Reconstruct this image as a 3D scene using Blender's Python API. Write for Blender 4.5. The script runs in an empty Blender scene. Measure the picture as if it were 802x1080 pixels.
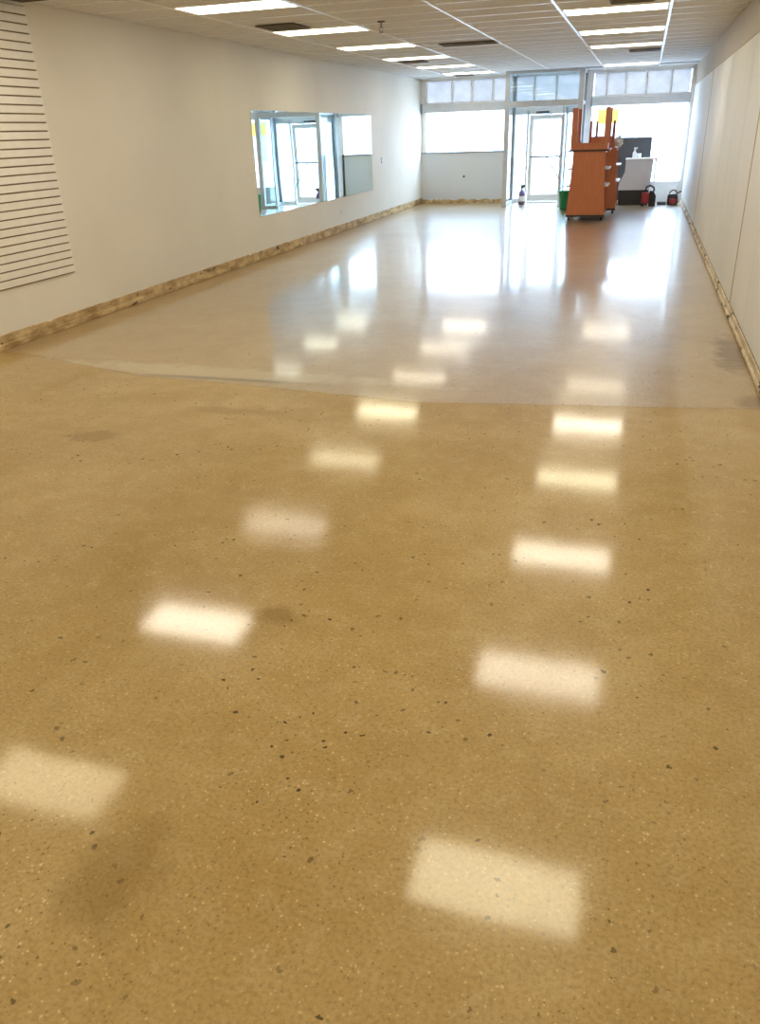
import bpy, bmesh, math, random
from mathutils import Matrix, Vector
random.seed(7)
scene = bpy.context.scene
C = scene.collection

# ------------------------------------------------------------------ camera
F_PX, PITCH, YAW, ROLL, CAM_H = 831.0, 0.44766, 0.31140, 0.03481, 1.758
cp, sp, cy, sy = math.cos(PITCH), math.sin(PITCH), math.cos(YAW), math.sin(YAW)
fw = Vector((-sy*cp, cy*cp, -sp)); rt = Vector((cy, sy, 0)); dn = fw.cross(rt)
rt2 = math.cos(ROLL)*rt + math.sin(ROLL)*dn
dn2 = -math.sin(ROLL)*rt + math.cos(ROLL)*dn
cam = bpy.data.objects.new('camera', bpy.data.cameras.new('camera'))
C.objects.link(cam)
cam.data.sensor_fit = 'HORIZONTAL'; cam.data.sensor_width = 36.0
cam.data.lens = 36.0*F_PX/802.0
cam.data.clip_start = 0.05; cam.data.clip_end = 300
M3 = Matrix((rt2, -dn2, -fw)).transposed()
cam.matrix_world = Matrix.Translation((0, 0, CAM_H)) @ M3.to_4x4()
scene.camera = cam

# ------------------------------------------------------------------ sky, exposure
world = bpy.data.worlds.new('sky'); scene.world = world; world.use_nodes = True
bg = world.node_tree.nodes['Background']
bg.inputs[0].default_value = (0.60, 0.77, 1.0, 1); bg.inputs[1].default_value = 14.0
vs = scene.view_settings
scene.display_settings.display_device = 'sRGB'
vs.view_transform = 'Standard'; vs.look = 'None'; vs.gamma = 1.0; vs.use_curve_mapping = False
vs.exposure = 0.55
LIGHT = 10.3          # radiance of a fluorescent troffer lens

# ------------------------------------------------------------------ dimensions
XL, XR, H = -5.68, 0.97, 2.974
Y0, YF, YV = -3.0, 22.35, 21.05          # back wall, shop front, vestibule front
XC_R, XC_L = -0.489, -4.149              # light columns
ROW0, ROWS = 3.83, 2.427                 # first light row, row spacing

# ------------------------------------------------------------------ materials
def srgb(r, g, b):
    f = lambda v: (v/255/12.92) if v/255 <= 0.04045 else ((v/255+0.055)/1.055)**2.4
    return (f(r), f(g), f(b), 1)
def new_mat(name):
    m = bpy.data.materials.new(name); m.use_nodes = True
    nt = m.node_tree; return m, nt, nt.nodes['Principled BSDF']
def nd(nt, typ, ins=None, **attrs):
    n = nt.nodes.new(typ)
    for k, v in attrs.items(): setattr(n, k, v)
    for k, v in (ins or {}).items():
        if isinstance(v, bpy.types.NodeSocket): nt.links.new(v, n.inputs[k])
        else: n.inputs[k].default_value = v
    return n
def ramp(nt, fac, stops, interp='LINEAR'):
    n = nt.nodes.new('ShaderNodeValToRGB'); n.color_ramp.interpolation = interp
    e = n.color_ramp.elements
    while len(e) < len(stops): e.new(0.5)
    for el, (p, c) in zip(e, stops): el.position = p; el.color = c if len(c) == 4 else (*c, 1)
    nt.links.new(fac, n.inputs[0]); return n.outputs[0]
def mixc(nt, fac, a, b, mode='MIX'):
    n = nt.nodes.new('ShaderNodeMix'); n.data_type = 'RGBA'; n.blend_type = mode
    for idx, v in ((0, fac), (6, a), (7, b)):
        if isinstance(v, bpy.types.NodeSocket): nt.links.new(v, n.inputs[idx])
        else: n.inputs[idx].default_value = v
    return n.outputs[2]
def math_(nt, op, a, b=0.0, c=0.0):
    n = nt.nodes.new('ShaderNodeMath'); n.operation = op
    for i, v in enumerate((a, b, c)):
        if isinstance(v, bpy.types.NodeSocket): nt.links.new(v, n.inputs[i])
        else: n.inputs[i].default_value = v
    return n.outputs[0]
def coords(nt):
    return nt.nodes.new('ShaderNodeTexCoord').outputs['Object']
def noise(nt, vec, scale, detail=3.0, rough=0.5, dist=0.0):
    return nd(nt, 'ShaderNodeTexNoise', {'Vector': vec, 'Scale': scale, 'Detail': detail, 'Roughness': rough, 'Distortion': dist}).outputs[0]
def bump(nt, height, strength, dist, bsdf):
    b = nd(nt, 'ShaderNodeBump', {'Height': height, 'Strength': strength, 'Distance': dist})
    nt.links.new(b.outputs[0], bsdf.inputs['Normal'])
W1 = (1, 1, 1, 1); K0 = (0, 0, 0, 1)

def simple(name, col, rough=0.5, metal=0.0, var=0.08, scale=8.0, spec=0.5):
    m, nt, b = new_mat(name)
    v = coords(nt)
    n = noise(nt, v, scale, 4)
    a = tuple(max(0, c*(1-var)) for c in col[:3])+(1,); d = tuple(min(1, c*(1+var)) for c in col[:3])+(1,)
    nt.links.new(ramp(nt, n, [(0.3, a), (0.7, d)]), b.inputs['Base Color'])
    b.inputs['Roughness'].default_value = rough; b.inputs['Metallic'].default_value = metal
    b.inputs['Specular IOR Level'].default_value = spec
    return m

def wood(name, col):
    m, nt, b = new_mat(name)
    v = coords(nt)
    mp = nd(nt, 'ShaderNodeMapping', {'Vector': v, 'Scale': (14, 14, 1.2)}).outputs[0]
    n = noise(nt, mp, 3.0, 5, 0.6, 0.6)
    a = tuple(c*0.90 for c in col[:3])+(1,); d = tuple(min(1, c*1.08) for c in col[:3])+(1,)
    nt.links.new(ramp(nt, n, [(0.3, a), (0.7, d)]), b.inputs['Base Color'])
    b.inputs['Roughness'].default_value = 0.42
    return m

def plaster(name, col, stain=None):
    m, nt, b = new_mat(name)
    v = coords(nt)
    n = noise(nt, v, 0.9, 4, 0.55)
    a = tuple(c*0.95 for c in col[:3])+(1,)
    c1 = ramp(nt, n, [(0.35, a), (0.65, col)])
    sp_ = noise(nt, v, 2.3, 6, 0.7)
    c2 = mixc(nt, ramp(nt, sp_, [(0.66, K0), (0.78, (0.35, 0.35, 0.35, 1))]), c1, stain or tuple(c*0.82 for c in col[:3])+(1,))
    nt.links.new(c2, b.inputs['Base Color'])
    b.inputs['Roughness'].default_value = 0.6
    b.inputs['Specular IOR Level'].default_value = 0.3
    bump(nt, noise(nt, v, 40, 3), 0.15, 0.004, b)
    return m

def floor_mat(name, tan, rust, pale, rough0, rough1, far):
    """polished concrete with exposed aggregate, blotches, small dark voids and pale chips"""
    m, nt, b = new_mat(name)
    v = coords(nt)
    big = noise(nt, v, 0.55, 4, 0.6, 0.4)
    mid = noise(nt, v, 3.2, 5, 0.6)
    c = ramp(nt, big, [(0.30, rust), (0.55, tan), (0.78, pale)])
    c = mixc(nt, ramp(nt, mid, [(0.36, (0.50, 0.50, 0.50, 1)), (0.60, K0)]), c, rust)
    c = mixc(nt, ramp(nt, noise(nt, v, 9.0, 5, 0.7), [(0.50, K0), (0.72, (0.45, 0.45, 0.45, 1))]), c, pale)
    fine = noise(nt, v, 75, 5, 0.7)
    c = mixc(nt, 1.0, c, ramp(nt, fine, [(0.30, (0.70, 0.67, 0.61, 1)), (0.56, W1), (0.74, (1.0, 1.0, 1.0, 1))]), 'MULTIPLY')
    # aggregate cells
    wv = nd(nt, 'ShaderNodeVectorMath', {0: nd(nt, 'ShaderNodeTexNoise', {'Vector': v, 'Scale': 110.0, 'Detail': 2.0}).outputs['Color'], 1: (0.010, 0.010, 0.010), 2: v}, operation='MULTIPLY_ADD').outputs[0]
    vo = nd(nt, 'ShaderNodeTexVoronoi', {'Vector': wv, 'Scale': 95.0})
    sep = nd(nt, 'ShaderNodeSeparateColor', {0: vo.outputs['Color']})
    rad = math_(nt, 'MULTIPLY_ADD', sep.outputs[1], 0.42, 0.08)
    core = math_(nt, 'MULTIPLY', math_(nt, 'SUBTRACT', 1.0, math_(nt, 'DIVIDE', vo.outputs['Distance'], rad)), 2.5); core = nd(nt, 'ShaderNodeClamp', {0: core}).outputs[0]
    reg = ramp(nt, noise(nt, v, 1.7, 3, 0.6), [(0.36, (0.35, 0.35, 0.35, 1)), (0.62, W1)])
    light = math_(nt, 'MULTIPLY', math_(nt, 'GREATER_THAN', sep.outputs[0], 0.80), math_(nt, 'MULTIPLY', core, reg))
    dark = math_(nt, 'MULTIPLY', math_(nt, 'LESS_THAN', sep.outputs[0], 0.22), math_(nt, 'MULTIPLY', core, reg))
    c = mixc(nt, math_(nt, 'MULTIPLY', light, 0.52), c, (min(1, pale[0]*1.55), min(1, pale[1]*1.6), min(1, pale[2]*1.8), 1))
    c = mixc(nt, math_(nt, 'MULTIPLY', dark, 0.65), c, (rust[0]*0.35, rust[1]*0.33, rust[2]*0.3, 1))
    # small voids
    wob = nd(nt, 'ShaderNodeTexNoise', {'Vector': v, 'Scale': 45.0}).outputs['Color']
    vv = nd(nt, 'ShaderNodeTexVoronoi', {'Vector': nd(nt, 'ShaderNodeVectorMath', {0: wob, 1: (0.03, 0.03, 0.03), 2: v}, operation='MULTIPLY_ADD').outputs[0], 'Scale': 26.0})
    sv = nd(nt, 'ShaderNodeSeparateColor', {0: vv.outputs['Color']})
    clus = ramp(nt, noise(nt, v, 1.3, 3, 0.7), [(0.40, K0), (0.58, W1)])
    size = math_(nt, 'MULTIPLY', math_(nt, 'POWER', sv.outputs[1], 2.0), 0.26)
    hole = math_(nt, 'MULTIPLY', math_(nt, 'LESS_THAN', vv.outputs['Distance'], size), math_(nt, 'MULTIPLY', math_(nt, 'GREATER_THAN', sv.outputs[0], 0.40), clus))
    c = mixc(nt, math_(nt, 'MULTIPLY', hole, 0.92), c, (0.035, 0.024, 0.012, 1))
    # old stains with a shape of their own
    def spot(c, x, y, rx, ry, col, amt):
        sx = nd(nt, 'ShaderNodeSeparateXYZ', {0: v})
        nz = noise(nt, v, 5.0, 4, 0.6)
        dx = math_(nt, 'DIVIDE', math_(nt, 'SUBTRACT', sx.outputs[0], x), rx)
        dy = math_(nt, 'DIVIDE', math_(nt, 'SUBTRACT', sx.outputs[1], y), ry)
        d = math_(nt, 'SQRT', math_(nt, 'ADD', math_(nt, 'MULTIPLY', dx, dx), math_(nt, 'MULTIPLY', dy, dy)))
        d = math_(nt, 'ADD', d, math_(nt, 'MULTIPLY', math_(nt, 'SUBTRACT', nz, 0.5), 1.8))
        f = ramp(nt, d, [(0.45, (amt, amt, amt, 1)), (1.0, K0)])
        return mixc(nt, f, c, col)
    if not far:
        dk = (rust[0]*0.55, rust[1]*0.5, rust[2]*0.42, 1)
        c = spot(c, -1.26, 2.46, 0.16, 0.08, dk, 0.55)
        c = spot(c, -3.32, 4.17, 0.22, 0.13, dk, 0.5)
        c = spot(c, -2.65, 4.85, 0.45, 0.10, dk, 0.35)
        c = spot(c, -1.14, 1.20, 0.16, 0.22, dk, 0.45)
    else:
        c = spot(c, 0.88, 7.1, 0.20, 0.75, (rust[0]*0.38, rust[1]*0.33, rust[2]*0.26, 1), 0.9)
        c = spot(c, 0.92, 5.75, 0.16, 0.22, (rust[0]*0.5, rust[1]*0.44, rust[2]*0.35, 1), 0.7)
        c = spot(c, -3.3, 5.75, 2.2, 0.20, (0.56, 0.49, 0.34, 1), 0.7)
        c = spot(c, -3.1, 5.58, 0.9, 0.05, (0.16, 0.15, 0.13, 1), 0.7)
    nt.links.new(c, b.inputs['Base Color'])
    r = ramp(nt, noise(nt, v, 0.8, 3, 0.5), [(0.3, (rough0,)*3+(1,)), (0.7, (rough1,)*3+(1,))])
    nt.links.new(r, b.inputs['Roughness'])
    b.inputs['IOR'].default_value = 1.5 if far else 1.42
    # second, hazier sealer coat, heavier on the far pour
    b.inputs['Coat Weight'].default_value = 0.75 if far else 0.35; b.inputs['Coat Roughness'].default_value = 0.30 if far else 0.42
    bump(nt, noise(nt, v, 1.6, 2), 0.05, 0.02, b)
    return m

def base_mat(name, c0, c1, dark, hole=0.64):
    """strip where the cove base was pulled off: glue, torn plaster and holes"""
    m, nt, b = new_mat(name)
    v = coords(nt)
    v = nd(nt, 'ShaderNodeMapping', {'Vector': v, 'Scale': (1.0, 0.32, 1.0)}).outputs[0]
    n = noise(nt, v, 9.0, 6, 0.65)
    c = ramp(nt, n, [(0.38, c0), (0.60, c1)])
    h = noise(nt, v, 11.0, 3, 0.6, 0.8)
    c = mixc(nt, ramp(nt, h, [(hole, K0), (hole+0.05, W1)]), c, dark)
    nt.links.new(c, b.inputs['Base Color']); b.inputs['Roughness'].default_value = 0.8
    bump(nt, n, 0.3, 0.012, b)
    return m

def glass(name, tint, refl=0.9):
    m = bpy.data.materials.new(name); m.use_nodes = True; nt = m.node_tree; nt.nodes.clear()
    out = nt.nodes.new('ShaderNodeOutputMaterial')
    t = nd(nt, 'ShaderNodeBsdfTransparent', {0: tint}); g = nd(nt, 'ShaderNodeBsdfGlossy', {0: (refl, refl, refl, 1), 'Roughness': 0.02})
    fa = nd(nt, 'ShaderNodeLayerWeight', {'Blend': 0.5}).outputs['Facing']
    fr = math_(nt, 'MULTIPLY_ADD', math_(nt, 'POWER', fa, 5.0), 0.94, 0.04)
    mx = nd(nt, 'ShaderNodeMixShader', {0: fr, 1: t.outputs[0], 2: g.outputs[0]})
    nt.links.new(mx.outputs[0], out.inputs[0]); return m
def ribbed_glass(name):
    m = bpy.data.materials.new(name); m.use_nodes = True; nt = m.node_tree; nt.nodes.clear()
    out = nt.nodes.new('ShaderNodeOutputMaterial')
    v = coords(nt)
    n = noise(nt, v, 6.0, 4, 0.6)
    col = ramp(nt, n, [(0.3, (0.29, 0.275, 0.265, 1)), (0.7, (0.36, 0.342, 0.33, 1))])
    tr = nd(nt, 'ShaderNodeBsdfTranslucent', {0: col}); t = nd(nt, 'ShaderNodeBsdfTransparent', {0: (0.27, 0.262, 0.25, 1)})
    mx = nd(nt, 'ShaderNodeMixShader', {0: 0.35, 1: tr.outputs[0], 2: t.outputs[0]})
    nt.links.new(mx.outputs[0], out.inputs[0]); return m
def emit(name, col, s):
    m = bpy.data.materials.new(name); m.use_nodes = True; nt = m.node_tree; nt.nodes.clear()
    out = nt.nodes.new('ShaderNodeOutputMaterial')
    # prismatic lens: faint brighter bands over the tubes
    sx = nd(nt, 'ShaderNodeSeparateXYZ', {0: coords(nt)})
    w = math_(nt, 'ADD', 1.0, math_(nt, 'MULTIPLY', math_(nt, 'COSINE', math_(nt, 'MULTIPLY', sx.outputs[1], 31.0)), 0.12))
    e = nd(nt, 'ShaderNodeEmission', {0: col, 1: math_(nt, 'MULTIPLY', w, s)})
    nt.links.new(e.outputs[0], out.inputs[0]); return m

M = {}
M['floor_near'] = floor_mat('polished_concrete_tan', (0.520, 0.374, 0.160, 1), (0.405, 0.265, 0.086, 1), (0.585, 0.455, 0.25, 1), 0.065, 0.13, False)
M['floor_far'] = floor_mat('polished_concrete_grey_tan', (0.49, 0.365, 0.200, 1), (0.40, 0.278, 0.132, 1), (0.545, 0.43, 0.26, 1), 0.07, 0.12, True)
M['subfloor'] = simple('dark_joint', (0.06, 0.045, 0.03, 1), 0.9)
M['wall'] = plaster('off_white_wall', (0.82, 0.785, 0.70, 1))
M['wall_panel'] = plaster('white_wall_panel', (0.79, 0.785, 0.765, 1))
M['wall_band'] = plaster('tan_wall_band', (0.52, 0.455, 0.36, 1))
M['seam'] = simple('brown_seam_strip', (0.48, 0.37, 0.23, 1), 0.8)
M['seam_pale'] = simple('pale_seam_strip', (0.71, 0.69, 0.64, 1), 0.8)
M['wall_cavity'] = simple('brown_seam', (0.30, 0.20, 0.10, 1), 0.9)
M['stall'] = plaster('pale_grey_stall', (0.68, 0.705, 0.73, 1))
M['base_l'] = base_mat('torn_base_brown', (0.32, 0.205, 0.085, 1), (0.64, 0.475, 0.255, 1), (0.09, 0.045, 0.02, 1))
M['base_r'] = base_mat('torn_base_cream', (0.50, 0.40, 0.25, 1), (0.72, 0.63, 0.47, 1), (0.06, 0.04, 0.02, 1), 0.57)
M['tile'] = simple('ceiling_tile_grey', (0.725, 0.72, 0.71, 1), 0.9, var=0.05, scale=30)
M['tee'] = simple('white_tee', (0.95, 0.95, 0.95, 1), 0.28, var=0.01)
M['plenum'] = simple('ceiling_deck', (0.35, 0.33, 0.30, 1), 0.9)
M['white_metal'] = simple('white_metal', (0.85, 0.85, 0.84, 1), 0.4, var=0.03)
M['alu'] = simple('anodised_aluminium', (0.60, 0.64, 0.67, 1), 0.38, 0.2, var=0.05)
M['alu_dark'] = simple('dark_aluminium', (0.30, 0.34, 0.37, 1), 0.4, 0.3, var=0.05)
M['hood'] = simple('grey_header', (0.62, 0.64, 0.67, 1), 0.5, var=0.05)
M['glass'] = glass('clear_glass', (0.93, 0.97, 0.99, 1))
M['glass_blue'] = glass('blue_tinted_glass', (0.88, 0.95, 0.98, 1))
M['transom'] = ribbed_glass('hazy_transom_glass')
M['slat'] = simple('slatwall_white', (0.84, 0.81, 0.74, 1), 0.45, var=0.03)
M['slat_back'] = simple('slatwall_groove', (0.22, 0.15, 0.08, 1), 0.8)
M['wood'] = wood('cherry_laminate', (0.60, 0.200, 0.088, 1))
M['wood_dark'] = wood('cherry_laminate_deep', (0.42, 0.105, 0.062, 1))
M['edge'] = simple('dark_edge', (0.05, 0.03, 0.03, 1), 0.5)
M['black'] = simple('black_plastic', (0.018, 0.019, 0.022, 1), 0.45)
M['charcoal'] = simple('charcoal_board', (0.075, 0.085, 0.10, 1), 0.5)
M['white'] = simple('white_laminate', (0.82, 0.83, 0.84, 1), 0.4, var=0.03)
M['white_shaded'] = simple('white_laminate_shaded', (0.56, 0.60, 0.66, 1), 0.45, var=0.03)  # white counter panels, their backlit blue-grey shade put into the colour
M['cloth'] = simple('white_cloth', (0.90, 0.91, 0.92, 1), 0.8)
M['red'] = simple('red_plastic', (0.35, 0.03, 0.04, 1), 0.4)
M['green'] = simple('green_plastic', (0.02, 0.30, 0.11, 1), 0.4)
M['purple'] = simple('purple_plastic', (0.16, 0.10, 0.24, 1), 0.4)
M['vent'] = simple('dusty_grille', (0.12, 0.10, 0.075, 1), 0.7, var=0.3)
M['vent_dark'] = simple('duct_dark', (0.03, 0.025, 0.02, 1), 0.9)
M['pave'] = simple('pale_pavement', (0.55, 0.56, 0.58, 1), 0.85)
M['road'] = simple('pale_asphalt', (0.38, 0.39, 0.41, 1), 0.85)
M['facade'] = simple('pale_facade', (0.72, 0.66, 0.62, 1), 0.8, var=0.15, scale=0.6)
M['facade_glass'] = simple('facade_window', (0.25, 0.28, 0.33, 1), 0.2)
m, nt, b = new_mat('yellow_paper')
pc = ramp(nt, noise(nt, coords(nt), 5.0, 3), [(0.3, (0.86, 0.62, 0.22, 1)), (0.7, (0.90, 0.70, 0.30, 1))])
nt.links.new(pc, b.inputs['Base Color']); b.inputs['Roughness'].default_value = 0.7
tl = nd(nt, 'ShaderNodeBsdfTranslucent', {0: mixc(nt, 1.0, pc, (0.85, 0.85, 0.85, 1), 'MULTIPLY')})
mx = nd(nt, 'ShaderNodeMixShader', {0: 0.75, 1: b.outputs[0], 2: tl.outputs[0]})
nt.links.new(mx.outputs[0], nt.nodes['Material Output'].inputs[0])
M['yellow'] = m
m, nt, b = new_mat('silvered_mirror')
b.inputs['Base Color'].default_value = (0.80, 0.93, 0.94, 1); b.inputs['Metallic'].default_value = 1.0; b.inputs['Roughness'].default_value = 0.015
bump(nt, noise(nt, coords(nt), 0.55, 1), 0.05, 0.05, b)
M['mirror'] = m

# ------------------------------------------------------------------ mesh helpers
def link(name, me, mat, parent=None, loc=(0, 0, 0)):
    o = bpy.data.objects.new(name, me); C.objects.link(o)
    if mat is not None and not me.materials: me.materials.append(M[mat] if isinstance(mat, str) else mat)
    o.location = loc
    if parent: o.parent = parent
    return o
def bm_mesh(name, bm, smooth=False):
    bmesh.ops.recalc_face_normals(bm, faces=bm.faces)
    me = bpy.data.meshes.new(name); bm.to_mesh(me); bm.free()
    if smooth:
        for p in me.polygons: p.use_smooth = True
    return me
def add_box(bm, x0, x1, y0, y1, z0, z1, bev=0.0):
    r = bmesh.ops.create_cube(bm, size=1.0)
    vs_ = r['verts']
    for v in vs_:
        v.co = Vector(((x0+x1)/2+v.co.x*(x1-x0), (y0+y1)/2+v.co.y*(y1-y0), (z0+z1)/2+v.co.z*(z1-z0)))
    if bev > 0:
        ed = list({e for v in vs_ for e in v.link_edges})
        bmesh.ops.bevel(bm, geom=ed, offset=bev, segments=2, affect='EDGES', profile=0.5)
def box(name, x0, x1, y0, y1, z0, z1, mat, parent=None, bev=0.0, loc=(0, 0, 0)):
    bm = bmesh.new(); add_box(bm, x0, x1, y0, y1, z0, z1, bev)
    return link(name, bm_mesh(name, bm), mat, parent, loc)
def add_poly(bm, pts, y0, y1, axis='Y'):
    """extrude a closed 2-D outline (x,z) along Y, or (x,y) along Z, or (y,z) along X"""
    f = {'Y': lambda p, t: (p[0], t, p[1]), 'Z': lambda p, t: (p[0], p[1], t), 'X': lambda p, t: (t, p[0], p[1])}[axis]
    a = [bm.verts.new(f(p, y0)) for p in pts]; b_ = [bm.verts.new(f(p, y1)) for p in pts]
    bm.faces.new(a); bm.faces.new(b_[::-1])
    for i in range(len(pts)):
        j = (i+1) % len(pts); bm.faces.new((a[i], b_[i], b_[j], a[j]))
def poly(name, pts, t0, t1, mat, parent=None, axis='Y'):
    bm = bmesh.new(); add_poly(bm, pts, t0, t1, axis); return link(name, bm_mesh(name, bm), mat, parent)
def add_lathe(bm, prof, cx=0, cy_=0, seg=20, cap=True):
    rings = []
    for r, z in prof:
        rings.append([bm.verts.new((cx+r*math.cos(2*math.pi*i/seg), cy_+r*math.sin(2*math.pi*i/seg), z)) for i in range(seg)])
    for k in range(len(rings)-1):
        for i in range(seg):
            j = (i+1) % seg; bm.faces.new((rings[k][i], rings[k][j], rings[k+1][j], rings[k+1][i]))
    if cap: bm.faces.new(rings[0][::-1]); bm.faces.new(rings[-1])
def lathe(name, prof, mat, parent=None, cx=0, cy_=0, seg=20, loc=(0, 0, 0)):
    bm = bmesh.new(); add_lathe(bm, prof, cx, cy_, seg); return link(name, bm_mesh(name, bm, True), mat, parent, loc)
def tube(name, pts, r, mat, parent=None, seg=8):
    bm = bmesh.new(); P = [Vector(p) for p in pts]; rings = []
    for i, p in enumerate(P):
        d = (P[min(i+1, len(P)-1)]-P[max(i-1, 0)]).normalized()
        u = d.cross(Vector((0.13, 0.21, 0.97)));
        if u.length < 1e-3: u = d.cross(Vector((1, 0, 0)))
        u.normalize(); w = d.cross(u)
        rings.append([bm.verts.new(p+u*r*math.cos(2*math.pi*k/seg)+w*r*math.sin(2*math.pi*k/seg)) for k in range(seg)])
    for a, b_ in zip(rings, rings[1:]):
        for k in range(seg): bm.faces.new((a[k], a[(k+1) % seg], b_[(k+1) % seg], b_[k]))
    bm.faces.new(rings[0][::-1]); bm.faces.new(rings[-1])
    return link(name, bm_mesh(name, bm, True), mat, parent)
def struct(o): o['kind'] = 'structure'; return o
def tag(o, label, cat, group=None):
    o['label'] = label; o['category'] = cat
    if group: o['group'] = group
    return o
def empty(name, loc):
    o = bpy.data.objects.new(name, None); C.objects.link(o); o.location = loc; o.empty_display_size = 0.1; return o
def thing(name, loc, label, cat, group=None): return tag(empty(name, loc), label, cat, group)

# ------------------------------------------------------------------ floor: two pours meeting in a wavering joint
floor = struct(box('floor', XL-0.15, XR+0.15, Y0, YF+0.15, -0.20, -0.014, 'subfloor'))
ctrl = [(XL, 6.05), (-5.28, 5.98), (-3.8, 5.52), (-2.49, 5.42), (-1.39, 5.30), (-0.21, 5.46), (0.35, 5.52), (0.85, 5.60), (XR, 5.62)]
joint = []
for (xa, ya), (xb, yb) in zip(ctrl, ctrl[1:]):
    n = max(2, int((xb-xa)/0.12))
    for k in range(n):
        t = k/n; joint.append((xa+(xb-xa)*t, ya+(yb-ya)*t+random.uniform(-0.008, 0.008)))
joint.append(ctrl[-1])
poly('floor_slab', [(XL, Y0), (XR, Y0)] + joint[::-1], -0.014, 0.0, 'floor_near', floor, 'Z')
poly('floor_slab', [(x, y+0.005) for x, y in joint] + [(XR, YF), (XL, YF)], -0.014, 0.0, 'floor_far', floor, 'Z')

# ------------------------------------------------------------------ walls
wl = struct(box('wall_left', XL-0.15, XL, Y0, YF+0.15, 0, H+0.16, 'wall'))
struct(box('wall_back', XL-0.15, XR+0.15, Y0-0.15, Y0, 0, H+0.16, 'wall'))
wr = struct(box('wall_right', XR+0.012, XR+0.15, Y0, YF+0.15, 0, H+0.16, 'wall_cavity'))
seams = [8.75+1.2217*k for k in range(-10, 12)]
major = {8.75, 8.75+1.2217*6}
pan_edges = [Y0]+[s for s in seams if Y0+0.1 < s < YF-0.1]+[YF]
for a, b_ in zip(pan_edges, pan_edges[1:]):
    ga = 0.020 if any(abs(a-q) < 0.01 for q in major) else 0.0022
    gb = 0.020 if any(abs(b_-q) < 0.01 for q in major) else 0.0022
    box('wall_panel', XR, XR+0.012, a+ga, b_-gb, 0.10, 2.545, 'wall_panel', wr)
    if ga > 0.01: box('seam_strip', XR-0.004, XR+0.012, a-ga, a+ga, 0.085, 2.545, 'seam', wr)
    elif a > Y0: box('seam_strip', XR-0.0008, XR+0.012, a-ga, a+ga, 0.10, 2.545, 'seam_pale', wr)
box('seam_strip', XR-0.003, XR+0.012, Y0, YF, 2.545, 2.56, 'seam', wr)
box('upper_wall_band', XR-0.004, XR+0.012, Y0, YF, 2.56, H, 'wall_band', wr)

def torn_strip(name, face, sgn, y0, y1, hgt, mat, step=0.07, thick=0.016):
    """ragged plaster edge left by a removed base, uneven in height and thickness"""
    bm = bmesh.new(); n = int((y1-y0)/step); rows = []
    for i in range(n+1):
        y = y0+(y1-y0)*i/n
        h = hgt*(1+random.uniform(-0.025, 0.025)); t = thick*(1+random.uniform(-0.08, 0.08))
        if random.random() < 0.03: h *= 0.85
        prof = [(0.0, h+0.004), (t*0.55, h), (t*0.65, h*0.45), (t*1.25, h*0.38), (t*1.35, h*0.12), (t*1.0, 0.0)]
        rows.append([bm.verts.new((face+sgn*d, y, z)) for d, z in prof])
    for a, b_ in zip(rows, rows[1:]):
        for k in range(len(a)-1): bm.faces.new((a[k], a[k+1], b_[k+1], b_[k]))
    return struct(link(name, bm_mesh(name, bm), mat))
torn_strip('baseboard_left', XL, 1, Y0, YF, 0.135, 'base_l')
torn_strip('baseboard_right', XR, -1, Y0, YF, 0.085, 'base_r', thick=0.022)

# ------------------------------------------------------------------ suspended ceiling
ceil = struct(box('ceiling', XL-0.15, XR+0.15, Y0, YF+0.15, H+0.05, H+0.16, 'plenum'))
col_x = [XL, XC_L-0.61, XC_L+0.61, XC_L+1.83, XC_R-0.61, XC_R+0.61, XR]
PITCH_Y = ROWS/4
rows_y = []
k = -12
while True:
    y = ROW0-PITCH_Y/2+PITCH_Y*k
    if y > YF: break
    if y > Y0-PITCH_Y: rows_y.append((k, max(y, Y0), min(y+PITCH_Y, YF)))
    k += 1
light_rows_L = list(range(-2, 8)); light_rows_R = [-2, -1, 0, 1, 2, 3, 4, 5, 7]
tile_cache = {}
for k, ya, yb in rows_y:
    if yb-ya < 0.05: continue
    for ci in range(6):
        xa, xb = col_x[ci], col_x[ci+1]
        if k % 4 == 0 and ((ci == 1 and k//4 in light_rows_L) or (ci == 4 and k//4 in light_rows_R)): continue
        key = (round(xb-xa, 3), round(yb-ya, 3))
        if key not in tile_cache:
            bm = bmesh.new(); w, d = key; add_box(bm, -w/2+0.006, w/2-0.006, -d/2+0.006, d/2-0.006, 0.0, 0.016)
            tile_cache[key] = bm_mesh('ceiling_tile', bm)
        link('ceiling_tile', tile_cache[key], 'tile', ceil, ((xa+xb)/2, (ya+yb)/2, H+random.uniform(0, 0.003)))
for x in col_x[1:-1]:
    box('main_tee', x-0.016, x+0.016, Y0, YF, H-0.009, H+0.03, 'tee', ceil)
for x, s in ((XL, 1), (XR, -1)):
    box('wall_angle', min(x, x+s*0.022), max(x, x+s*0.022), Y0, YF, H-0.006, H+0.01, 'tile', ceil)
for k, ya, yb in rows_y:
    if ya > Y0: box('cross_tee', XL, XR, ya-0.012, ya+0.012, H-0.005, H+0.03, 'tee', ceil)

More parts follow.
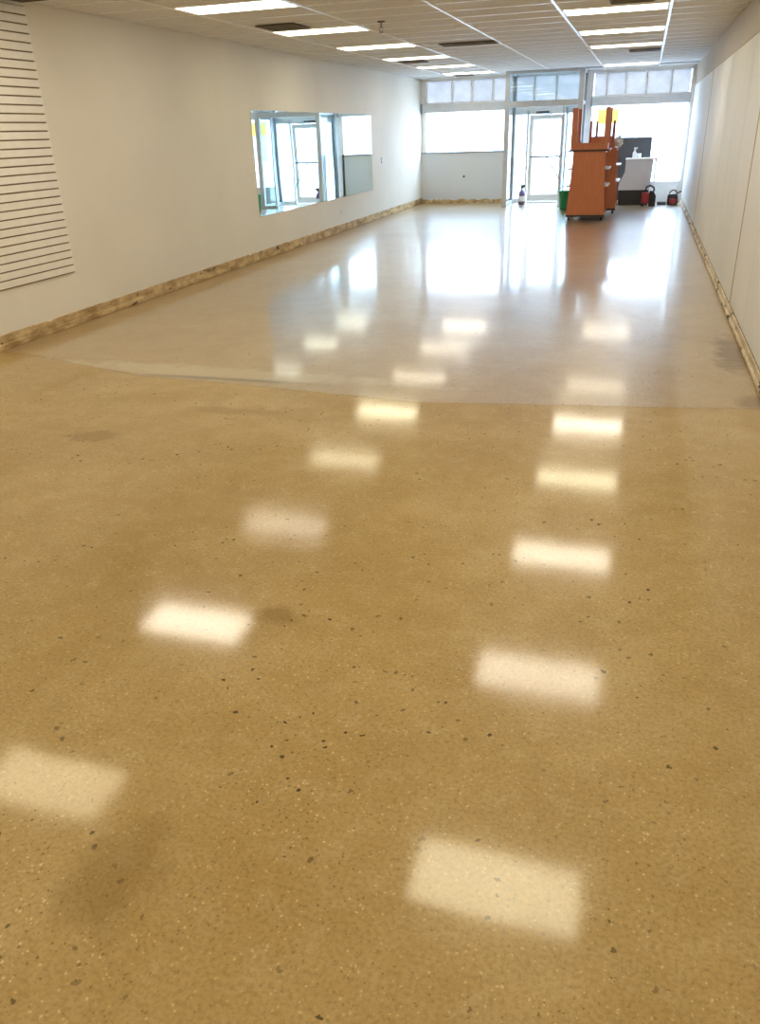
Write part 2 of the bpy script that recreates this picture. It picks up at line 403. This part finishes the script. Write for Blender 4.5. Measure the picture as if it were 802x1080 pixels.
# fluorescent troffers: metal frame, prismatic lens
warm = {'yellow': (1.0, 0.85, 0.54, 1), 'white': (1.0, 0.90, 0.72, 1), 'green': (0.99, 0.90, 0.61, 1)}
bm = bmesh.new()
for x0, x1, y0, y1 in ((-0.600, 0.600, -0.292, -0.262), (-0.600, 0.600, 0.262, 0.292), (-0.600, -0.570, -0.262, 0.262), (0.570, 0.600, -0.262, 0.262)):
    add_box(bm, x0, x1, y0, y1, -0.008, 0.04)
add_box(bm, -0.600, 0.600, -0.292, 0.292, 0.032, 0.042)
frame_me = bm_mesh('light_frame', bm)
def troffer(x, row, tone, power, label, group):
    # tubes of different age: some lenses are dimmer or yellower than others
    t = thing('ceiling_light', (x, ROW0+ROWS*row, H), label, 'ceiling light', group)
    bm = bmesh.new(); add_box(bm, -0.570, 0.570, -0.262, 0.262, -0.004, 0.010)
    link('frame', frame_me, 'white_metal', t); link('lens', bm_mesh('lens', bm), emit('lens_'+tone, warm[tone], LIGHT*power), t)
powL = {0: 0.55, 1: 1.0, 2: 0.42, 3: 0.42, 4: 0.75, 5: 0.35, 6: 0.5, 7: 0.8}
powR = {0: 0.85, 1: 0.88, 2: 0.80, 3: 0.65, 4: 1.0, 5: 0.35, 7: 0.7}
toneL = {0: 'yellow', 1: 'white', 2: 'white', 3: 'green', 4: 'green', 5: 'white'}
toneR = {0: 'green', 1: 'white', 2: 'white', 3: 'green', 4: 'white'}
labL = {0: 'ceiling light mirrored in the floor as the lowest glow at the left edge',
        1: 'ceiling light mirrored in the floor as the brightest white glow left of centre',
        2: 'largest lit ceiling light of the left row, cut by the top edge',
        3: 'lit ceiling light of the left row just past the first dark vent',
        4: 'third lit ceiling light from the camera in the left row',
        5: 'fourth lit ceiling light of the left row, just before a dark vent',
        6: 'fifth lit ceiling light of the left row, one before the last',
        7: 'last ceiling light of the left row, nearest the front windows'}
labR = {0: 'ceiling light mirrored in the floor as the large glow at bottom right',
        1: 'ceiling light mirrored in the floor second from the bottom on the right',
        2: 'ceiling light mirrored in the floor third from the bottom on the right',
        3: 'lit ceiling light of the right row, nearest in view at the top edge',
        4: 'second lit ceiling light of the right row between two bright grid lines',
        5: 'third lit ceiling light of the right row, just before a dark vent',
        7: 'last ceiling light of the right row, against the front glass'}
for r in light_rows_L: troffer(XC_L, r, toneL.get(r, 'white'), powL.get(r, 0.75), labL.get(r, 'ceiling light of the left row behind the camera'), 'left row of ceiling lights' if r >= 0 else 'left lights behind the camera')
for r in light_rows_R: troffer(XC_R, r, toneR.get(r, 'white'), powR.get(r, 0.75), labR.get(r, 'ceiling light of the right row behind the camera'), 'right row of ceiling lights' if r >= 0 else 'right lights behind the camera')

def vent(x, y, w, d, label, nsl):
    t = thing('ceiling_vent', (x, y, H-0.007), label, 'vent', 'ceiling vents')
    bm = bmesh.new()
    f = 0.022
    for a in ((-w/2, w/2, -d/2, -d/2+f), (-w/2, w/2, d/2-f, d/2), (-w/2, -w/2+f, -d/2+f, d/2-f), (w/2-f, w/2, -d/2+f, d/2-f)):
        add_box(bm, *a, -0.012, 0.0)
    link('frame', bm_mesh('vent_frame', bm), 'vent', t)
    box('duct_opening', -w/2+f, w/2-f, -d/2+f, d/2-f, -0.003, 0.0, 'vent_dark', t)
    bm = bmesh.new(); pw = (d-2*f)/nsl
    add_poly(bm, [(-0.35*pw, -0.003), (0.25*pw, -0.012), (0.35*pw, -0.011), (-0.25*pw, -0.002)], -w/2+f, w/2-f, 'X')
    me = bm_mesh('slat', bm)
    for i in range(nsl): link('slat', me, 'vent', t, (0, -d/2+f+pw*(i+0.5), 0))
vent(-4.37, 10.40, 0.50, 0.55, 'dusty square vent between the two nearest lights of the left row', 6)
vent(-2.76, 13.85, 0.86, 0.42, 'wide dark return grille in the middle of the ceiling', 5)
vent(-4.37, 16.60, 0.48, 0.55, 'dark square vent right behind the fourth light of the left row', 6)
vent(-4.39, 21.50, 0.44, 0.45, 'dark square vent by the last light above the front left window', 5)
vent(-0.29, 10.30, 0.46, 0.50, 'dusty square vent at the top edge above the right row of lights', 6)
vent(-0.18, 17.10, 0.55, 0.50, 'dark square vent past the third light of the right row', 6)
vent(-5.52, 7.05, 0.28, 0.50, 'dark vent in the ceiling corner above the slatted panel', 4)

t = thing('smoke_detector', (-2.45, 11.61, H), 'small round white smoke detector beside a bright ceiling grid line', 'detector')
lathe('base', [(0.062, 0.0), (0.062, -0.012), (0.055, -0.014)][::-1], 'white_metal', t)
lathe('cap', [(0.020, -0.036), (0.040, -0.034), (0.048, -0.026), (0.050, -0.014)], 'white_metal', t)
t = thing('sprinkler_head', (-3.19, 10.62, H), 'small dark sprinkler head hanging from the ceiling left of centre', 'sprinkler')
lathe('escutcheon', [(0.045, -0.012), (0.050, -0.004), (0.040, 0.0)], 'vent', t)
tube('stem', [(0, 0, -0.01), (0, 0, -0.07)], 0.012, 'alu_dark', t)
for s in (-1, 1): tube('yoke_arm', [(0, 0, -0.055), (s*0.022, 0, -0.07), (s*0.018, 0, -0.10), (0, 0, -0.115)], 0.005, 'alu_dark', t, 6)
lathe('deflector', [(0.028, -0.122), (0.036, -0.119), (0.010, -0.114)], 'alu_dark', t)

# ------------------------------------------------------------------ left wall: slatwall, mirror, plates
SW_Y1, SW_Y0 = 7.32, 4.88
sw = thing('slatwall_panel', (XL+0.002, (SW_Y0+SW_Y1)/2, 0.53), 'white slatted display panel fixed to the left wall', 'slatwall')
half = (SW_Y1-SW_Y0)/2; pit = 0.0748
box('backing', 0.0, 0.006, -half, half, 0.0, 2.40, 'slat_back', sw)
bm = bmesh.new(); add_box(bm, 0.006, 0.020, -half, half, 0.0, pit-0.0125, 0.002); slat_me = bm_mesh('slat', bm)
for i in range(32): link('slat', slat_me, 'slat', sw, (0, 0, 0.012+pit*i))

mi = thing('wall_mirror', (XL, 14.97, 0.64), 'large frameless mirror on the left wall reflecting the shop front', 'mirror')
box('mirror_glass', 0.003, 0.009, -2.96, 2.96, 0.0, 1.49, 'mirror', mi)
box('backing', 0.0, 0.003, -2.955, 2.955, 0.005, 1.485, 'alu_dark', mi)

sp_ = thing('light_switch', (XL, 18.66, 1.15), 'small grey wall switch right of the large mirror', 'switch')
box('plate', 0.0, 0.008, -0.04, 0.04, 0.0, 0.12, 'alu_dark', sp_, 0.002)
box('rocker', 0.008, 0.013, -0.016, 0.016, 0.03, 0.09, 'white', sp_, 0.001)
oc = thing('wall_outlet', (XL, 15.8, 0.30), 'white electric outlet low on the left wall under the mirror', 'outlet')
box('plate', 0.0, 0.007, -0.038, 0.038, 0.0, 0.12, 'white', oc, 0.002)
for z in (0.030, 0.070): box('socket', 0.007, 0.010, -0.017, 0.017, z, z+0.025, 'hood', oc)

# ------------------------------------------------------------------ shop front
def bars(root, lst, mat='alu', name='mullion'):
    for x0, x1, y0, y1, z0, z1 in lst: box(name, x0, x1, y0, y1, z0, z1, mat, root, 0.004)
VX0, VX1 = -3.30, -1.48                # vestibule side planes
HD0, HD1, TOPZ = 2.19, 2.39, H
# left stall wall with its window
fl_ = struct(box('wall_front', XL, VX0-0.10, YF, YF+0.15, 0, 1.235, 'stall'))
box('sill_cap', XL, VX0-0.10, YF-0.03, YF+0.16, 1.235, 1.262, 'alu_dark', fl_)
bm = bmesh.new()
rows = []
nn = 34
for i in range(nn+1):
    x = XL+(VX0-0.10-XL)*i/nn; h = 0.09*(1+random.uniform(-0.3, 0.3)); tt = 0.016*(1+random.uniform(-0.4, 0.4))
    rows.append([bm.verts.new((x, YF-d, z)) for d, z in ((0, h), (tt*0.6, h*0.95), (tt, h*0.4), (tt*1.3, 0))])
for a, b_ in zip(rows, rows[1:]):
    for q in range(3): bm.faces.new((a[q], a[q+1], b_[q+1], b_[q]))
struct(link('baseboard_front', bm_mesh('baseboard_front', bm), 'base_l'))
ws = thing('wall_socket', (-4.53, YF-0.006, 0.66), 'tiny dark socket on the grey wall below the front left window', 'socket')
lathe('ring', [(0.030, 0.0), (0.030, 0.006), (0.016, 0.006)], 'vent', ws).rotation_euler = (math.pi/2, 0, 0)
w1 = struct(empty('window_1', (0, 0, 0)))
bars(w1, [(XL, XL+0.13, YF, YF+0.10, 1.26, TOPZ), (VX0-0.16, VX0-0.05, YF, YF+0.10, 0, TOPZ), (XL+0.13, VX0-0.16, YF, YF+0.10, 2.30, 2.42), (XL+0.13, VX0-0.16, YF, YF+0.10, TOPZ-0.06, TOPZ)], 'white_metal')
box('pane', XL+0.13, VX0-0.16, YF+0.045, YF+0.053, 1.262, 2.30, 'glass', w1)
xs = [XL+0.13, -4.87, -4.36, -3.82, VX0-0.16]
for a, b_ in zip(xs, xs[1:]): box('transom_pane', a+0.02, b_-0.02, YF+0.045, YF+0.053, 2.42, TOPZ-0.06, 'transom', w1)
bars(w1, [(x-0.025, x+0.025, YF+0.01, YF+0.09, 2.42, TOPZ-0.06) for x in xs[1:-1]]+[(xs[0], xs[0]+0.02, YF+0.01, YF+0.09, 2.42, TOPZ-0.06)], 'white_metal', 'transom_bar')
def hood(name, x0, x1):
    root = struct(empty(name, (0, 0, 0)))
    d = 0.13
    box('housing', x0, x1, YF-d, YF-0.002, HD0, HD1, 'hood', root, 0.006)
    for z in (HD0+0.045, HD0+0.095, HD0+0.145): box('rib', x0+0.01, x1-0.01, YF-d-0.010, YF-d+0.002, z, z+0.018, 'alu', root, 0.003)
    for x in (x0, x1-0.03): box('end_cap', x, x+0.03, YF-d-0.012, YF-0.002, HD0-0.006, HD1+0.006, 'alu_dark', root)
hood('trim_1', XL+0.03, VX0-0.06)
hood('trim_2', VX1+0.10, XR-0.05)

# vestibule: glazed box standing into the room
w2 = struct(empty('window_2', (0, 0, 0)))
bars(w2, [(VX0, VX0+0.11, YV, YV+0.10, 0, TOPZ), (VX1-0.12, VX1, YV, YV+0.10, 0, TOPZ), (-1.93, -1.89, YV+0.02, YV+0.08, 0.0, 2.21)], 'alu')
bars(w2, [(VX0+0.11, VX1-0.12, YV, YV+0.10, 2.21, 2.34), (VX0+0.11, VX1-0.12, YV, YV+0.10, TOPZ-0.07, TOPZ), (-1.89, VX1-0.12, YV+0.02, YV+0.08, 0.0, 0.07)], 'alu', 'rail')
box('pane', VX0+0.11, VX1-0.12, YV+0.046, YV+0.054, 2.34, TOPZ-0.07, 'glass_blue', w2)
box('pane', -1.89, VX1-0.12, YV+0.046, YV+0.054, 0.07, 2.21, 'glass_blue', w2)
for nm, x, post in (('window_3', VX0, VX0+0.06), ('window_4', VX1, VX1-0.12)):
    w = struct(empty(nm, (0, 0, 0)))
    xc = x+0.055 if nm == 'window_3' else x-0.06
    bars(w, [(xc-0.035, xc+0.035, YV+0.10, YF-0.16, 0.0, 0.08), (xc-0.035, xc+0.035, YV+0.10, YF-0.16, 2.24, 2.32), (xc-0.035, xc+0.035, YV+0.10, YF-0.16, TOPZ-0.06, TOPZ)], 'alu', 'rail')
    bars(w, [(xc-0.045, xc+0.045, YF-0.16, YF-0.06, 0.0, TOPZ)], 'alu_dark')
    box('pane', xc-0.004, xc+0.004, YV+0.10, YF-0.16, 0.08, 2.24, 'glass_blue', w)
    box('transom_pane', xc-0.004, xc+0.004, YV+0.10, YF-0.16, 2.32, TOPZ-0.06, 'glass_blue', w)

# street door between sidelights
d1 = struct(empty('door_1', (0, 0, 0)))
dx0, dx1, dtop = -2.86, -1.98, 2.05
bars(d1, [(VX0-0.05, VX0+0.06, YF, YF+0.10, 0, TOPZ), (dx0-0.07, dx0-0.015, YF, YF+0.10, 0, 2.19), (dx1+0.015, dx1+0.07, YF, YF+0.10, 0, 2.19), (VX1-0.06, VX1+0.06, YF, YF+0.10, 0, TOPZ)], 'white_metal', 'jamb')
bars(d1, [(VX0+0.06, VX1-0.06, YF, YF+0.10, 2.07, 2.34), (VX0+0.06, VX1-0.06, YF, YF+0.10, TOPZ-0.06, TOPZ), (VX0+0.06, dx0-0.07, YF, YF+0.10, 0, 0.10), (dx1+0.07, VX1-0.06, YF, YF+0.10, 0, 0.10), (dx0-0.015, dx1+0.015, YF-0.02, YF+0.12, 0, 0.018)], 'white_metal', 'rail')
for a, b_ in ((VX0+0.06, dx0-0.07), (dx1+0.07, VX1-0.06)): box('sidelight_pane', a, b_, YF+0.046, YF+0.054, 0.10, 2.07, 'glass', d1)
tx = [VX0+0.06, -2.78, -2.24, VX1-0.06]
for a, b_ in zip(tx, tx[1:]): box('transom_pane', a+0.02, b_-0.02, YF+0.046, YF+0.054, 2.34, TOPZ-0.06, 'transom', d1)
bars(d1, [(x-0.022, x+0.022, YF+0.01, YF+0.09, 2.34, TOPZ-0.06) for x in tx[1:-1]], 'white_metal', 'transom_bar')
leaf = empty('door_leaf', (0, 0, 0)); leaf.parent = d1
bars(leaf, [(dx0, dx0+0.10, YF+0.02, YF+0.065, 0.025, dtop), (dx1-0.10, dx1, YF+0.02, YF+0.065, 0.025, dtop)], 'white_metal', 'stile')
bars(leaf, [(dx0+0.10, dx1-0.10, YF+0.02, YF+0.065, dtop-0.10, dtop), (dx0+0.10, dx1-0.10, YF+0.02, YF+0.065, 0.025, 0.20)], 'white_metal', 'rail')
box('pane', dx0+0.10, dx1-0.10, YF+0.039, YF+0.046, 0.20, dtop-0.10, 'glass', leaf)
box('push_bar', dx0+0.05, dx1-0.02, YF-0.035, YF-0.012, 1.07, 1.115, 'alu_dark', leaf, 0.006)
for x in (dx0+0.06, dx1-0.09): box('bar_bracket', x, x+0.04, YF-0.014, YF+0.021, 1.068, 1.112, 'alu_dark', leaf)
tube('brace_rod', [(-2.42, YF-0.03, 1.12), (-1.99, YF-0.03, 0.48)], 0.017, 'alu_dark', leaf)
box('door_closer', -2.70, -2.38, YF-0.06, YF, 2.09, 2.135, 'charcoal', d1, 0.006)
tube('closer_arm', [(-2.42, YF-0.05, 2.085), (-2.20, YF-0.16, 2.08), (-2.55, YF+0.015, 2.03)], 0.008, 'alu_dark', d1, 6)

# right-hand display window down to a low bulkhead
fr_ = struct(box('wall_front_low', VX1+0.06, XR, YF, YF+0.12, 0, 0.40, 'white_metal'))
w5 = struct(empty('window_5', (0, 0, 0)))
bars(w5, [(VX1+0.06, VX1+0.13, YF, YF+0.10, 0.40, TOPZ), (XR-0.09, XR, YF, YF+0.10, 0.40, TOPZ), (0.26, 0.285, YF+0.02, YF+0.08, 0.47, HD0+0.1)], 'white_metal')
bars(w5, [(VX1+0.13, XR-0.09, YF, YF+0.10, 0.40, 0.47), (VX1+0.13, XR-0.09, YF, YF+0.10, 2.30, 2.42), (VX1+0.13, XR-0.09, YF, YF+0.10, TOPZ-0.07, TOPZ), (0.285, XR-0.09, YF+0.02, YF+0.08, 1.29, 1.325)], 'white_metal', 'rail')
box('top_rail', VX1-0.12, XR, YV+0.02, YV+0.06, TOPZ-0.02, TOPZ, 'alu_dark', w5)
box('pane', VX1+0.13, 0.26, YF+0.046, YF+0.054, 0.47, 2.30, 'glass', w5)
box('pane', 0.285, XR-0.09, YF+0.046, YF+0.054, 1.325, 2.30, 'glass', w5)
box('pane', 0.285, XR-0.09, YF+0.046, YF+0.054, 0.47, 1.29, 'glass', w5)
xs = [VX1+0.13, -1.04, -0.60, -0.12, 0.44, XR-0.09]
for a, b_ in zip(xs, xs[1:]): box('transom_pane', a+0.018, b_-0.018, YF+0.045, YF+0.053, 2.42, TOPZ-0.07, 'transom', w5)
bars(w5, [(x-0.022, x+0.022, YF+0.01, YF+0.09, 2.42, TOPZ-0.07) for x in xs[1:-1]], 'white_metal', 'transom_bar')
box('jamb_board', XR-0.07, XR, YF-0.16, YF, 0.0, TOPZ, 'white_metal', w5)

# ------------------------------------------------------------------ tapered display units on castors
def display_unit(x, y, half_l, label):
    t = thing('display_unit', (x, y, 0), label, 'display unit', 'wood display units near the front window')
    hb, ht, z0, z1 = 0.385, 0.315, 0.10, 1.305
    for s in (-1, 1):
        ya, yb = (s*half_l, s*(half_l-0.035)); ya, yb = min(ya, yb), max(ya, yb)
        pts = [(-hb, z0), (hb, z0)]
        for i in range(9):                                    # flared foot, straight upper edge
            u = i/8; pts.append((ht+(hb-ht)*(1-u)**1.5, z0+0.03+(z1-z0-0.03)*u))
        pts += [(-px, pz) for px, pz in pts[:1:-1]]
        poly('end_panel', pts, ya, yb, 'wood', t)
    box('spine', -0.18, 0.18, -half_l+0.035, half_l-0.035, 0.12, 1.29, 'wood_dark', t)
    box('base_deck', -0.375, 0.375, -half_l+0.035, half_l-0.035, 0.10, 0.125, 'wood_dark', t)
    for s in (-1, 1): box('kick_edge', -hb-0.004, hb+0.004, s*half_l-0.02, s*half_l+0.02, 0.078, 0.112, 'edge', t)
    box('top_board', -ht, ht, -half_l+0.035, half_l-0.035, 1.27, 1.30, 'wood', t)
    for z in (0.645, 0.965):
        for s in (-1, 1):
            a, b_ = sorted((s*0.18, s*0.41)); box('shelf', a, b_, -half_l+0.06, half_l-0.06, z, z+0.024, 'white', t, 0.003)
    for sx in (-0.33, 0.33):
        for sy_ in (-half_l+0.07, half_l-0.07):
            c_ = box('castor', sx-0.03, sx+0.03, sy_-0.024, sy_+0.024, 0.05, 0.083, 'alu_dark', t)
            bm = bmesh.new(); add_lathe(bm, [(0.020, -0.02), (0.037, -0.018), (0.037, 0.018), (0.020, 0.02)], seg=16)
            bmesh.ops.rotate(bm, verts=bm.verts, matrix=Matrix.Rotation(math.pi/2, 3, 'Y'))
            bmesh.ops.translate(bm, verts=bm.verts, vec=(sx, sy_, 0.037))
            link('wheel', bm_mesh('wheel', bm, True), 'black', c_)
    return t
display_unit(-1.06, 18.30, 0.55, 'nearer orange-brown tapered display unit on castors with white side shelves')
display_unit(-0.89, 19.72, 0.56, 'display unit standing behind the nearer one, mostly hidden by it')

def u_frame(name, w, h, leg_l, leg_r, apron, y0, y1, parent, mat='wood'):
    r = 0.06
    pts = [(-w/2, 0), (w/2, 0), (w/2, h), (w/2-leg_r, h)]
    ix = w/2-leg_r
    for i in range(7): a = i/6*math.pi/2; pts.append((ix-r+r*math.cos(a), apron+r-r*math.sin(a)))
    ix = -w/2+leg_l
    for i in range(7): a = i/6*math.pi/2; pts.append((ix+r-r*math.sin(a), apron+r-r*math.cos(a)))
    pts += [(ix, h), (-w/2, h)]
    return poly(name, pts, y0, y1, mat, parent)
tb = thing('upturned_table', (-1.075, 18.30, 1.305), 'orange-brown wooden table lying upside down, slab legs up, on nearer unit', 'table', 'upturned tables')
box('table_top', -0.40, 0.40, -0.575, 0.575, 0.0, 0.03, 'edge', tb, 0.004)
box('top_veneer', -0.375, 0.375, -0.55, 0.55, 0.028, 0.036, 'wood', tb)
for nm, ya, yb in (('leg_frame', -0.555, -0.515), ('leg_frame', 0.515, 0.555)):
    o = u_frame(nm, 0.72, 0.745, 0.11, 0.085, 0.10, ya, yb, tb); o.location = (0, 0, 0.036)
for s in (-1, 1): box('side_rail', s*0.33-0.015, s*0.33+0.015, -0.515, 0.515, 0.036, 0.126, 'wood_dark', tb)
t2 = thing('upturned_table', (-0.90, 19.72, 1.305), 'smaller upside-down table with thin upright legs on the rear unit', 'table', 'upturned tables')
box('table_top', -0.33, 0.33, -0.56, 0.56, 0.0, 0.03, 'wood', t2, 0.004)
for lx, ly in ((-0.25, -0.50), (0.225, -0.50), (-0.175, 0.44), (0.20, 0.44)):
    bm = bmesh.new(); add_poly(bm, [(lx-0.03, 0.03), (lx+0.03, 0.03), (lx+0.021, 0.55), (lx-0.021, 0.55)], ly-0.02, ly+0.02)
    link('leg', bm_mesh('leg', bm), 'wood_dark', t2)
for ya in (-0.47, 0.40): box('apron', -0.25, 0.20, ya, ya+0.02, 0.03, 0.24, 'wood', t2)
for xa in (-0.25, 0.18): box('apron', xa, xa+0.02, -0.45, 0.40, 0.03, 0.24, 'wood', t2)

# crumpled white rag on the table corner
bm = bmesh.new(); bmesh.ops.create_icosphere(bm, subdivisions=3, radius=1.0)
for v in bm.verts:
    d = v.co.normalized(); k = 1+0.28*math.sin(7*d.x+3*d.y)*math.cos(6*d.z+2*d.x)+0.15*math.sin(13*d.y+5*d.z)
    v.co = Vector((d.x*0.095*k, d.y*0.09*k, d.z*0.10*k + 0.10))
tag(link('white_rag', bm_mesh('white_rag', bm, True), 'cloth', None, (-0.575, 19.42, 1.336)), 'crumpled white rag at the right corner of the upturned tables', 'rag')

# ------------------------------------------------------------------ things by the right-hand window
dk = thing('white_counter', (-0.08, 21.55, 0), 'small white counter with a curved front panel beside the right window', 'counter')
box('counter_top', -0.34, 0.38, -0.26, 0.26, 1.005, 1.035, 'white', dk, 0.005)
pts = [(-0.45, 0.34), (0.27, 0.34), (0.30, 1.005), (-0.33, 1.005)]
pts += [(-0.33-0.12*max(0.0, min(1.0, (u-0.45)/0.35))**0.8, 1.005-0.665*u) for u in [i/8 for i in range(1, 8)]]
poly('front_panel', pts, -0.25, -0.225, 'white_shaded', dk)
poly('rear_panel', pts, 0.225, 0.25, 'white_shaded', dk)
for ly in (-0.23, 0.23): tube('leg', [(0.36, ly, 1.005), (0.36, ly, 0.0)], 0.010, 'white_metal', dk)
box('plinth', -0.43, 0.26, -0.22, 0.22, 0.0, 0.34, 'black', dk, 0.01)
sb = thing('spray_bottle', (-0.23, 21.50, 1.035), 'white spray bottle standing on the white counter', 'bottle')
lathe('body', [(0.035, 0), (0.045, 0.01), (0.045, 0.11), (0.030, 0.14), (0.014, 0.155), (0.014, 0.175)], 'white', sb)
poly('trigger_head', [(-0.02, 0.175), (0.02, 0.175), (0.06, 0.215), (0.06, 0.235), (-0.03, 0.235)], -0.013, 0.013, 'hood', sb)
tag(lathe('paper_roll', [(0.02, 0.0), (0.055, 0.0), (0.055, 0.10), (0.02, 0.10)], 'cloth', None, loc=(-0.13, 21.58, 1.035)), 'white paper roll on the counter beside the spray bottle', 'paper roll')
bd = thing('dark_board', (-0.27, 22.04, 0), 'large charcoal board propped upright behind the white counter', 'board')
b1 = box('board_panel', -0.41, 0.41, -0.015, 0.015, 0.06, 1.48, 'charcoal', bd, 0.006)
for x in (-0.33, 0.33):
    box('foot', x-0.03, x+0.03, -0.14, 0.14, 0.0, 0.03, 'black', bd, 0.004); box('post', x-0.018, x+0.018, 0.0155, 0.045, 0.03, 0.9, 'black', bd)
gr = thing('floor_machine', (0.16, 21.12, 0), 'red and black power tool standing in front of the white counter', 'power tool')
box('motor_housing', -0.13, 0.06, -0.11, 0.11, 0.05, 0.30, 'red', gr, 0.03)
poly('shroud', [(0.04, 0.0), (0.19, 0.0), (0.19, 0.22), (0.12, 0.34), (0.04, 0.34)], -0.12, 0.12, 'black', gr)
tube('handle', [(-0.06, 0, 0.29), (-0.04, 0, 0.42), (0.05, 0, 0.45), (0.13, 0, 0.40), (0.14, 0, 0.32)], 0.022, 'black', gr)
for lx in (-0.10, 0.14):
    for s in (-1, 1):
        o = lathe('wheel', [(0.018, -0.012), (0.04, -0.012), (0.04, 0.012), (0.018, 0.012)], 'black', gr, loc=(lx, s*0.135, 0.04)); o.rotation_euler = (math.pi/2, 0, 0)
tr = thing('flat_tray', (0.50, 21.40, 0), 'low dark blue-black tray on the floor between tool and bag', 'tray')
box('tray_base', -0.10, 0.10, -0.08, 0.08, 0.0, 0.012, 'black', tr)
for a in ((-0.10, 0.10, -0.08, -0.068), (-0.10, 0.10, 0.068, 0.08), (-0.10, -0.088, -0.068, 0.068), (0.088, 0.10, -0.068, 0.068)): box('rim', *a, 0.012, 0.06, 'charcoal', tr)
bg_ = thing('tool_bag', (0.74, 21.40, 0), 'small black tool bag on the floor against the right wall', 'bag')
bm = bmesh.new(); add_box(bm, -0.13, 0.13, -0.11, 0.11, 0.0, 0.24, 0.04)
for v in bm.verts:
    u = v.co.z/0.24; v.co.x *= 1-0.18*u; v.co.y *= 1-0.35*u; v.co.x += 0.012*math.sin(17*v.co.z+9*v.co.y)
link('bag_body', bm_mesh('bag_body', bm), 'black', bg_)
tube('handle', [(-0.08, 0, 0.235), (-0.06, 0, 0.30), (0.0, 0, 0.325), (0.06, 0, 0.31), (0.09, 0, 0.235)], 0.014, 'black', bg_)
box('side_pocket', -0.07, 0.08, -0.130, -0.10, 0.03, 0.14, 'red', bg_, 0.012)
tube('strap_end', [(0.10, 0, 0.24), (0.15, 0, 0.29), (0.19, 0, 0.285)], 0.016, 'black', bg_)

# green bucket and cleaner bottle near the vestibule
gb = thing('green_bucket', (-1.66, 20.30, 0), 'green plastic bucket half hidden behind the display unit', 'bucket')
lathe('tub', [(0.15, 0.0), (0.155, 0.01), (0.185, 0.38), (0.195, 0.38), (0.195, 0.41), (0.17, 0.41), (0.14, 0.03)], 'green', gb, seg=28)
tube('bail_handle', [(0.19*math.cos(a), 0.19*math.sin(a)*0.15, 0.39+0.12*math.sin(a)) for a in [math.pi*i/12 for i in range(13)]], 0.006, 'alu_dark', gb, 6)
pb = thing('cleaner_bottle', (-2.90, 21.75, 0), 'purple cleaner bottle on the floor inside the glass vestibule', 'bottle')
lathe('body', [(0.075, 0), (0.085, 0.015), (0.085, 0.25), (0.06, 0.32), (0.026, 0.35), (0.026, 0.38)], 'purple', pb)
lathe('label_band', [(0.087, 0.08), (0.0875, 0.085), (0.0875, 0.20), (0.087, 0.205)], 'white', pb)
poly('trigger_head', [(-0.03, 0.38), (0.03, 0.38), (0.085, 0.44), (0.085, 0.47), (-0.045, 0.47)], -0.02, 0.02, 'charcoal', pb)

# ------------------------------------------------------------------ outside
struct(box('pavement', -40, 30, YF+0.15, 27.0, -0.35, -0.06, 'pave'))
struct(box('road', -40, 30, 27.0, 40.0, -0.35, -0.18, 'road'))
struct(box('far_pavement', -40, 30, 40.0, 44.0, -0.35, -0.06, 'pave'))
bl = thing('building', (-6, 44.0, -0.06), 'pale low building across the street beyond the front windows', 'building')
box('facade', -26, 26, 0.0, 6.0, 0.0, 6.2, 'facade', bl)
box('cornice', -26.2, 26.2, -0.25, 6.2, 6.2, 6.6, 'pave', bl)
for i in range(13):
    x = -24+i*4.0
    w = box('window', x-0.75, x+0.75, -0.05, 0.0, 3.6, 5.2, 'white_metal', bl)
    box('pane', x-0.65, x+0.65, -0.06, -0.05, 3.7, 5.1, 'facade_glass', w)
    w = box('shop_window', x-1.5, x+1.5, -0.05, 0.0, 0.5, 2.7, 'white_metal', bl)
    box('pane', x-1.4, x+1.4, -0.06, -0.05, 0.6, 2.6, 'facade_glass', w)
ys = thing('window_poster', (-0.96, YF+0.038, 1.80), 'yellow poster stuck on the front glass behind the upturned tables', 'poster')
box('poster_sheet', -0.24, 0.24, 0.0, 0.004, 0.0, 0.32, 'yellow', ys)
for sx in (-0.2, 0.2): box('tape', sx-0.03, sx+0.03, -0.001, 0.0045, 0.30, 0.335, 'white', ys)
